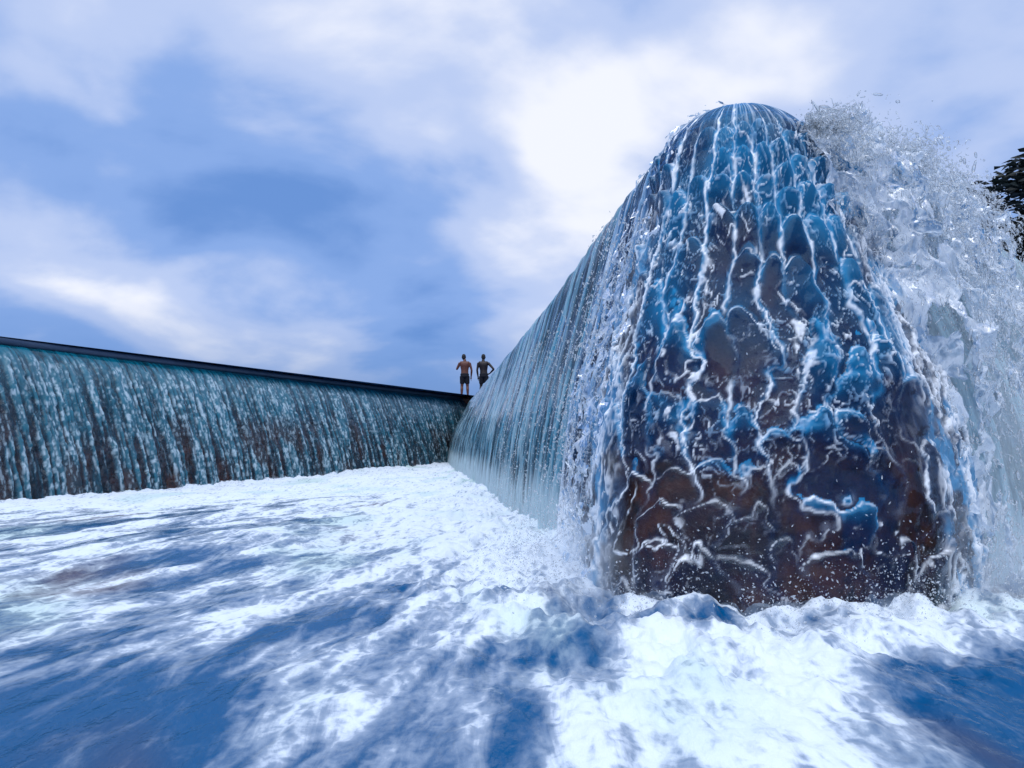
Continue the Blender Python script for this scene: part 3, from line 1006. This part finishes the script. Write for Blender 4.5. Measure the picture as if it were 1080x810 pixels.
# drops kicked up from the pool foam
n = 9000
th_ = RNG.uniform(math.radians(150), math.radians(350), n)
rr = NR + 0.74 + np.abs(RNG.normal(0, 0.22, n))
px, py = NC[0] + rr * np.cos(th_), NC[1] + rr * np.sin(th_)
h0, f0 = pool_height_and_foam(px, py)
up = np.abs(RNG.normal(0, 1, n)) * 0.16 * np.exp(-(rr - NR - 0.78) / 0.6)
pp = np.stack([px, py, h0 + up], -1)
m = (f0 > 0.45) & (py > 1.9)
cl = fbm(pp[:, 0] * 9, pp[:, 1] * 9, pp[:, 2] * 9, 3)
m &= cl > 0.42
pp = pp[m]
sz = 0.0014 + 0.0040 * RNG.random(len(pp)) ** 4
tag(add_obj('spray', drops_mesh('spray', pp, sz, RNG.normal(0, 1, (len(pp), 3)), 1 + 1.5 * RNG.random(len(pp)), octa()), M_SPRAY),
    'white drops leaping from the foam at the foot of the rounded end', 'spray', kind='stuff')

# mist hanging in the splash and over the foot of the falls
def mist(label, c, r, dens, scale):
    bm = bmesh.new()
    bmesh.ops.create_icosphere(bm, subdivisions=4, radius=1.0)
    v = np.array([q.co[:] for q in bm.verts])
    f = np.array([[q.index for q in x.verts] for x in bm.faces])
    bm.free()
    k = 1 + 0.35 * (fbm(v[:, 0] * 2 + c[0] * 5, v[:, 1] * 2, v[:, 2] * 2, 3) - 0.5)
    v = v * k[:, None] * np.array([r])
    t = NT('mist_material')
    n = t.noise(t.pos(scale=(1, 1, 0.7)), scale, 3.0, 0.6)
    g = t.n('ShaderNodeTexCoord').outputs['Object']
    rad = t.n('ShaderNodeVectorMath', {0: t.n('ShaderNodeMapping', {'Vector': g, 'Scale': (1 / r[0], 1 / r[1], 1 / r[2])}).outputs[0]}, operation='LENGTH').outputs['Value']
    d = t.math('MULTIPLY', t.rng(n, 0.38, 0.70), t.rng(rad, 0.95, 0.25))
    vol = t.n('ShaderNodeVolumePrincipled', {'Color': (0.93, 0.97, 1.0, 1), 'Density': t.math('MULTIPLY', d, dens), 'Anisotropy': 0.2}).outputs[0]
    t.t.links.new(vol, t.out.inputs['Volume'])
    o = add_obj('mist', mesh_from('mist', v, f, True), t.m)
    o.location = c
    return tag(o, label, 'mist', kind='stuff')


mist('white mist hanging in the tall splash', (2.75, 4.75, 0.75), (1.15, 1.0, 1.15), 0.45, 5.0)
mist('puff of white mist between the rounded end and the pale flank', (0.42, 4.15, 0.16), (0.42, 0.55, 0.38), 3.2, 7.0)
mist('puff of white mist at the foot of the tall splash', (2.35, 3.95, 0.15), (0.50, 0.45, 0.42), 3.0, 7.0)

# ------------------------------------------------------------------ the bank and the tree on the right
M_BANK = mat_plain('earth_bank', (0.05, 0.045, 0.03, 1), (0.035, 0.05, 0.02, 1), 2.0, 0.9, 0.5)
gx, gy = np.meshgrid(np.linspace(10.5, 60, 90), np.linspace(-20, 60, 110), indexing='ij')
dr_ = (gx - NC[0]) * NRT[0] + (gy - NC[1]) * NRT[1]
al_ = (gx - NC[0]) * RDIR[0] + (gy - NC[1]) * RDIR[1]
hb = 3.2 * sstep(11.5, 17.0, gx + 0.4 * (fbm(gx * 0.3, gy * 0.3, 1.0, 3) - 0.5)) - 0.8 + 0.5 * (fbm(gx * 0.5, gy * 0.5, 3.0, 4) - 0.5)
bank = add_obj('river_bank', mesh_from('river_bank', np.stack([gx, gy, hb], -1).reshape(-1, 3), grid_faces(90, 110), True), M_BANK)
tag(bank, 'low earth bank under the dark tree beyond the splash', 'bank', kind='structure')

M_BARK = mat_plain('dark_bark', (0.05, 0.04, 0.035, 1), (0.03, 0.022, 0.02, 1), 9.0, 0.9, 0.6)
M_LEAF = mat_plain('dark_leaves', (0.010, 0.018, 0.020, 1), (0.018, 0.030, 0.026, 1), 4.0, 0.55, 0.1, 0.15)


def tube(path, radii, seg=9):
    V, F = [], []
    for i, (p, rd) in enumerate(zip(path, radii)):
        p = Vector(p)
        d = (Vector(path[min(i + 1, len(path) - 1)]) - Vector(path[max(i - 1, 0)])).normalized()
        u = d.orthogonal().normalized()
        w = d.cross(u)
        for k in range(seg):
            a = 2 * math.pi * k / seg
            V.append(tuple(p + (u * math.cos(a) + w * math.sin(a)) * rd))
    for i in range(len(path) - 1):
        for k in range(seg):
            k2 = (k + 1) % seg
            F.append((i * seg + k, i * seg + k2, (i + 1) * seg + k2, (i + 1) * seg + k))
    return V, F


def make_tree(base, height, crad, label, seed, clumps=240, leaves=110):
    rd = random.Random(seed)
    root = tag(empty('tree', base), label, 'tree')
    V, F = [], []

    def add(path, radii):
        v, f = tube(path, radii)
        o = len(V)
        V.extend(v)
        F.extend([tuple(q + o for q in x) for x in f])
    top = Vector((0.2, -0.1, height * 0.75))
    add([(0, 0, -0.3), (0.05, 0.02, height * 0.25), (0.12, -0.05, height * 0.5), tuple(top)], [0.24, 0.19, 0.14, 0.05])
    tips = []
    for i in range(11):
        a = rd.uniform(0, 6.28)
        z0 = height * rd.uniform(0.33, 0.66)
        ln = crad * rd.uniform(0.6, 1.0)
        e = Vector((math.cos(a) * ln, math.sin(a) * ln, z0 + height * rd.uniform(0.06, 0.26)))
        m_ = Vector((math.cos(a) * ln * 0.45, math.sin(a) * ln * 0.45, z0 + height * 0.05))
        add([(0.08, 0, z0 - 0.1), tuple(m_), tuple(e)], [0.09, 0.055, 0.015])
        tips += [e, m_.lerp(e, 0.6)]
    trunk = add_obj('trunk', mesh_from('trunk', np.array(V), np.array(F), True), M_BARK, root)
    LV, LF = [], []
    for c in range(clumps):
        t = tips[c % len(tips)]
        cc = t + Vector((rd.gauss(0, 0.33), rd.gauss(0, 0.33), rd.gauss(0.08, 0.28))) * crad * 0.45
        cr_ = crad * rd.uniform(0.11, 0.24)
        for l in range(leaves):
            dv = Vector((rd.gauss(0, 1), rd.gauss(0, 1), rd.gauss(0, 0.75)))
            dv = dv.normalized() * cr_ * rd.random() ** 0.4
            p = cc + dv
            q = Matrix.Rotation(rd.uniform(0, 6.28), 3, 'Z') @ Matrix.Rotation(rd.uniform(-1.1, 1.1), 3, 'X')
            L_, W_ = rd.uniform(0.09, 0.15), rd.uniform(0.035, 0.06)
            o = len(LV)
            for (x, y, z) in ((-L_, 0, 0), (0, -W_, 0.012), (L_, 0, -0.02), (0, W_, 0.012)):
                LV.append(tuple(p + q @ Vector((x, y, z))))
            LF.append((o, o + 1, o + 2, o + 3))
    add_obj('crown', mesh_from('crown', np.array(LV), np.array(LF), False), M_LEAF, root)
    return root


make_tree((10.75, 15.6, 0.9), 5.2, 2.3, 'dark leafy tree on the bank beyond the splash', 3)

# ------------------------------------------------------------------ the two men on the corner
M_SKIN1 = mat_plain('backlit_brown_skin', (0.125, 0.040, 0.022, 1), (0.150, 0.050, 0.028, 1), 14.0, 0.42, 0.05)  # brown skin, with the shade of backlight put into the colour
M_SKIN2 = mat_plain('backlit_deep_brown_skin', (0.014, 0.006, 0.005, 1), (0.020, 0.009, 0.006, 1), 14.0, 0.42, 0.05)  # dark brown skin, painted darker still as a backlit silhouette
M_SHORT = mat_plain('dark_wet_shorts', (0.003, 0.004, 0.010, 1), (0.005, 0.007, 0.016, 1), 20.0, 0.9, 0.3)
M_HAIR = mat_plain('black_hair', (0.006, 0.005, 0.005, 1), (0.010, 0.009, 0.009, 1), 60.0, 0.6, 0.5)


def ellipsoid(bm, c, r):
    res = bmesh.ops.create_uvsphere(bm, u_segments=20, v_segments=14, radius=1.0)
    for v in res['verts']:
        v.co = Vector((c[0] + v.co.x * r[0], c[1] + v.co.y * r[1], c[2] + v.co.z * r[2]))


def limb(bm, pts, radii, seg=14, flat=1.0):
    """tapered closed tube, rounded ends"""
    path, rr = [], []
    for i in range(len(pts) - 1):
        a, b = Vector(pts[i]), Vector(pts[i + 1])
        for k in range(6):
            t = k / 6
            path.append(a.lerp(b, t))
            rr.append(radii[i] * (1 - t) + radii[i + 1] * t)
    path.append(Vector(pts[-1]))
    rr.append(radii[-1])
    rings = []
    for i, (p, q) in enumerate(zip(path, rr)):
        d = (path[min(i + 1, len(path) - 1)] - path[max(i - 1, 0)]).normalized()
        u = Vector((1, 0, 0)) - d * d.x
        if u.length < 0.2:
            u = Vector((0, 1, 0)) - d * d.y
        u.normalize()
        w = d.cross(u)
        rings.append([bm.verts.new(p + u * math.cos(2 * math.pi * k / seg) * q + w * math.sin(2 * math.pi * k / seg) * q * flat) for k in range(seg)])
    for r0, r1 in zip(rings[:-1], rings[1:]):
        for k in range(seg):
            bm.faces.new((r0[k], r0[(k + 1) % seg], r1[(k + 1) % seg], r1[k]))
    for ring, p, q, s in ((rings[0], path[0], rr[0], 0), (rings[-1], path[-1], rr[-1], -1)):
        d = (path[1] - path[0]) if s == 0 else (path[-2] - path[-1])
        c = bm.verts.new(p - d.normalized() * q * 0.6)
        for k in range(seg):
            bm.faces.new((ring[k], ring[(k + 1) % seg], c) if s else (ring[(k + 1) % seg], ring[k], c))


def remeshed(name, bm, voxel, smooth=4):
    bmesh.ops.recalc_face_normals(bm, faces=bm.faces[:])
    me = bpy.data.meshes.new(name)
    bm.to_mesh(me)
    bm.free()
    tmp = bpy.data.objects.new(name, me)
    COL.objects.link(tmp)
    md = tmp.modifiers.new('r', 'REMESH')
    md.mode = 'VOXEL'
    md.voxel_size = voxel
    md.use_smooth_shade = True
    sm = tmp.modifiers.new('s', 'SMOOTH')
    sm.iterations = smooth
    sm.factor = 0.5
    dg = bpy.context.evaluated_depsgraph_get()
    out = bpy.data.meshes.new_from_object(tmp.evaluated_get(dg))
    out.name = name
    bpy.data.objects.remove(tmp)
    bpy.data.meshes.remove(me)
    return out


def person(loc, rotz, arms, head_dir, skin, label, lean=0.0, scale=1.0, stance=0.11):
    """faces +Y (away from the camera); x to the right; 1.76 m tall. arms: {side: (elbow, wrist)}"""
    root = tag(empty('person', loc), label, 'person')
    root.rotation_euler = (0, 0, rotz)
    root.scale = (scale,) * 3
    bm = bmesh.new()
    # trunk: waist, chest, shoulders
    secs = ((0.86, 0.150, 0.105, 0.0), (0.93, 0.165, 0.115, 0.0), (1.02, 0.150, 0.100, 0.005), (1.12, 0.146, 0.098, 0.01),
            (1.22, 0.166, 0.106, 0.01), (1.32, 0.184, 0.112, 0.0), (1.40, 0.186, 0.100, -0.005), (1.455, 0.140, 0.075, -0.005), (1.485, 0.07, 0.05, 0.0))
    rings = [[bm.verts.new((lean * (z - 0.9) + rx * math.cos(k * math.pi / 14), y + ry * math.sin(k * math.pi / 14), z)) for k in range(28)]
             for z, rx, ry, y in secs]
    for r0, r1 in zip(rings[:-1], rings[1:]):
        for k in range(28):
            bm.faces.new((r0[k], r0[(k + 1) % 28], r1[(k + 1) % 28], r1[k]))
    bm.faces.new(rings[0][::-1])
    bm.faces.new(rings[-1])
    sx = lean * 0.5
    limb(bm, [(-0.17 + sx, -0.005, 1.425), (0.17 + sx, -0.005, 1.425)], [0.062, 0.062])
    limb(bm, [(sx, -0.005, 1.42), (sx + 0.2 * lean, 0.015, 1.56)], [0.072, 0.056])
    hx, hy = head_dir
    hc = Vector((sx + hx, 0.03 + hy, 1.655))
    ellipsoid(bm, hc, (0.080, 0.100, 0.120))
    ellipsoid(bm, hc + Vector((0, 0.035, -0.065)), (0.052, 0.055, 0.055))       # jaw
    ellipsoid(bm, hc + Vector((0, 0.098, -0.012)), (0.013, 0.022, 0.020))       # nose
    ellipsoid(bm, hc + Vector((0, 0.088, -0.055)), (0.026, 0.012, 0.010))       # mouth
    for sgn in (-1, 1):
        ellipsoid(bm, hc + Vector((sgn * 0.079, 0.0, -0.012)), (0.011, 0.022, 0.032))   # ears
        # legs
        hip, kn, an = (sgn * 0.088, 0.0, 0.90), (sgn * stance, 0.015, 0.49), (sgn * (stance + 0.015), -0.025, 0.09)
        limb(bm, [hip, kn], [0.092, 0.058])
        limb(bm, [kn, (kn[0] + sgn * 0.004, -0.022, 0.36), an], [0.057, 0.060, 0.036])
        limb(bm, [(an[0], -0.045, 0.040), (an[0] + sgn * 0.02, 0.08, 0.032), (an[0] + sgn * 0.03, 0.17, 0.02)], [0.042, 0.040, 0.026], flat=0.8)
        sh = Vector((sgn * 0.195 + sx, -0.005, 1.415))
        el, wr = Vector(arms[sgn][0]), Vector(arms[sgn][1])
        limb(bm, [sh, sh.lerp(el, 0.5), el], [0.056, 0.049, 0.040])
        limb(bm, [el, el.lerp(wr, 0.3), wr], [0.040, 0.042, 0.027])
        # hand: palm and five fingers
        hd = Vector(arms[sgn][2]).normalized()
        side = Vector((0, 1, 0)) - hd * hd.y
        if side.length < 0.3:
            side = Vector((0, 0, 1)) - hd * hd.z
        side.normalize()
        pc = wr + hd * 0.045
        limb(bm, [wr, pc + hd * 0.035], [0.026, 0.036], flat=0.6)
        inw = hd.cross(side) * 0.35
        for q, (o, ln) in enumerate(((-0.030, 0.062), (-0.010, 0.078), (0.011, 0.074), (0.030, 0.066))):
            b0 = pc + hd * 0.04 + side * o
            limb(bm, [b0, b0 + hd * ln * 0.55, b0 + (hd + inw) * ln * 0.95], [0.0095, 0.009, 0.008], seg=8)
        b0 = pc + side * 0.034 - hd * 0.01
        limb(bm, [b0, b0 + (hd * 0.5 + side * 0.8) * 0.04, b0 + (hd + side * 0.6) * 0.062], [0.012, 0.011, 0.009], seg=8)
    add_obj('body', remeshed('body', bm, 0.0105, 3), skin, root)
    bm = bmesh.new()
    ellipsoid(bm, (0, 0.0, 0.955), (0.178, 0.128, 0.085))
    ellipsoid(bm, (0, -0.01, 0.89), (0.175, 0.132, 0.10))
    for sgn in (-1, 1):
        limb(bm, [(sgn * 0.09, 0, 0.88), (sgn * (0.09 + 0.6 * (stance - 0.09)), 0.01, 0.60)], [0.108, 0.092])
    add_obj('shorts', remeshed('shorts', bm, 0.014, 2), M_SHORT, root)
    bm = bmesh.new()
    ellipsoid(bm, hc + Vector((0, -0.014, 0.028)), (0.083, 0.096, 0.100))
    ellipsoid(bm, hc + Vector((0, -0.045, -0.02)), (0.072, 0.064, 0.085))
    add_obj('hair', remeshed('hair', bm, 0.011, 2), M_HAIR, root)
    return root


PZ = 2.50
person((-1.88, 32.05, PZ), math.radians(4), {
    -1: ((-0.315, 0.02, 1.17), (-0.24, 0.25, 1.27), (0.3, 0.8, 0.5)),
    1: ((0.275, -0.03, 1.13), (0.255, 0.05, 0.87), (-0.05, 0.15, -1))}, (-0.035, 0.02), M_SKIN1,
    'shirtless man in dark shorts with left forearm raised, back turned', lean=0.0)
person((-1.12, 32.05, PZ), math.radians(-5), {
    -1: ((-0.265, -0.02, 1.13), (-0.235, 0.04, 0.86), (0.05, 0.12, -1)),
    1: ((0.405, -0.06, 1.16), (0.235, 0.02, 1.0), (-0.85, 0.2, -0.35))}, (0.0, 0.01), M_SKIN2,
    'darker shirtless man in dark shorts with right hand on hip', lean=-0.04)

# concrete footing they stand on, at the corner where the two walls meet
bm = bmesh.new()
bmesh.ops.create_cube(bm, size=1.0)
for v_ in bm.verts:
    v_.co = Vector((v_.co.x * 3.0, v_.co.y * 1.5, v_.co.z * 2.9))
bmesh.ops.bevel(bm, geom=bm.edges[:], offset=0.05, segments=2, affect='EDGES')
me = bpy.data.meshes.new('corner_pier')
bm.to_mesh(me)
bm.free()
pier = add_obj('corner_pier', me, M_CONC)
pier.location = (-0.75, 32.75, 1.045)
tag(pier, 'dark concrete pier under the two men at the inner corner', 'pier')
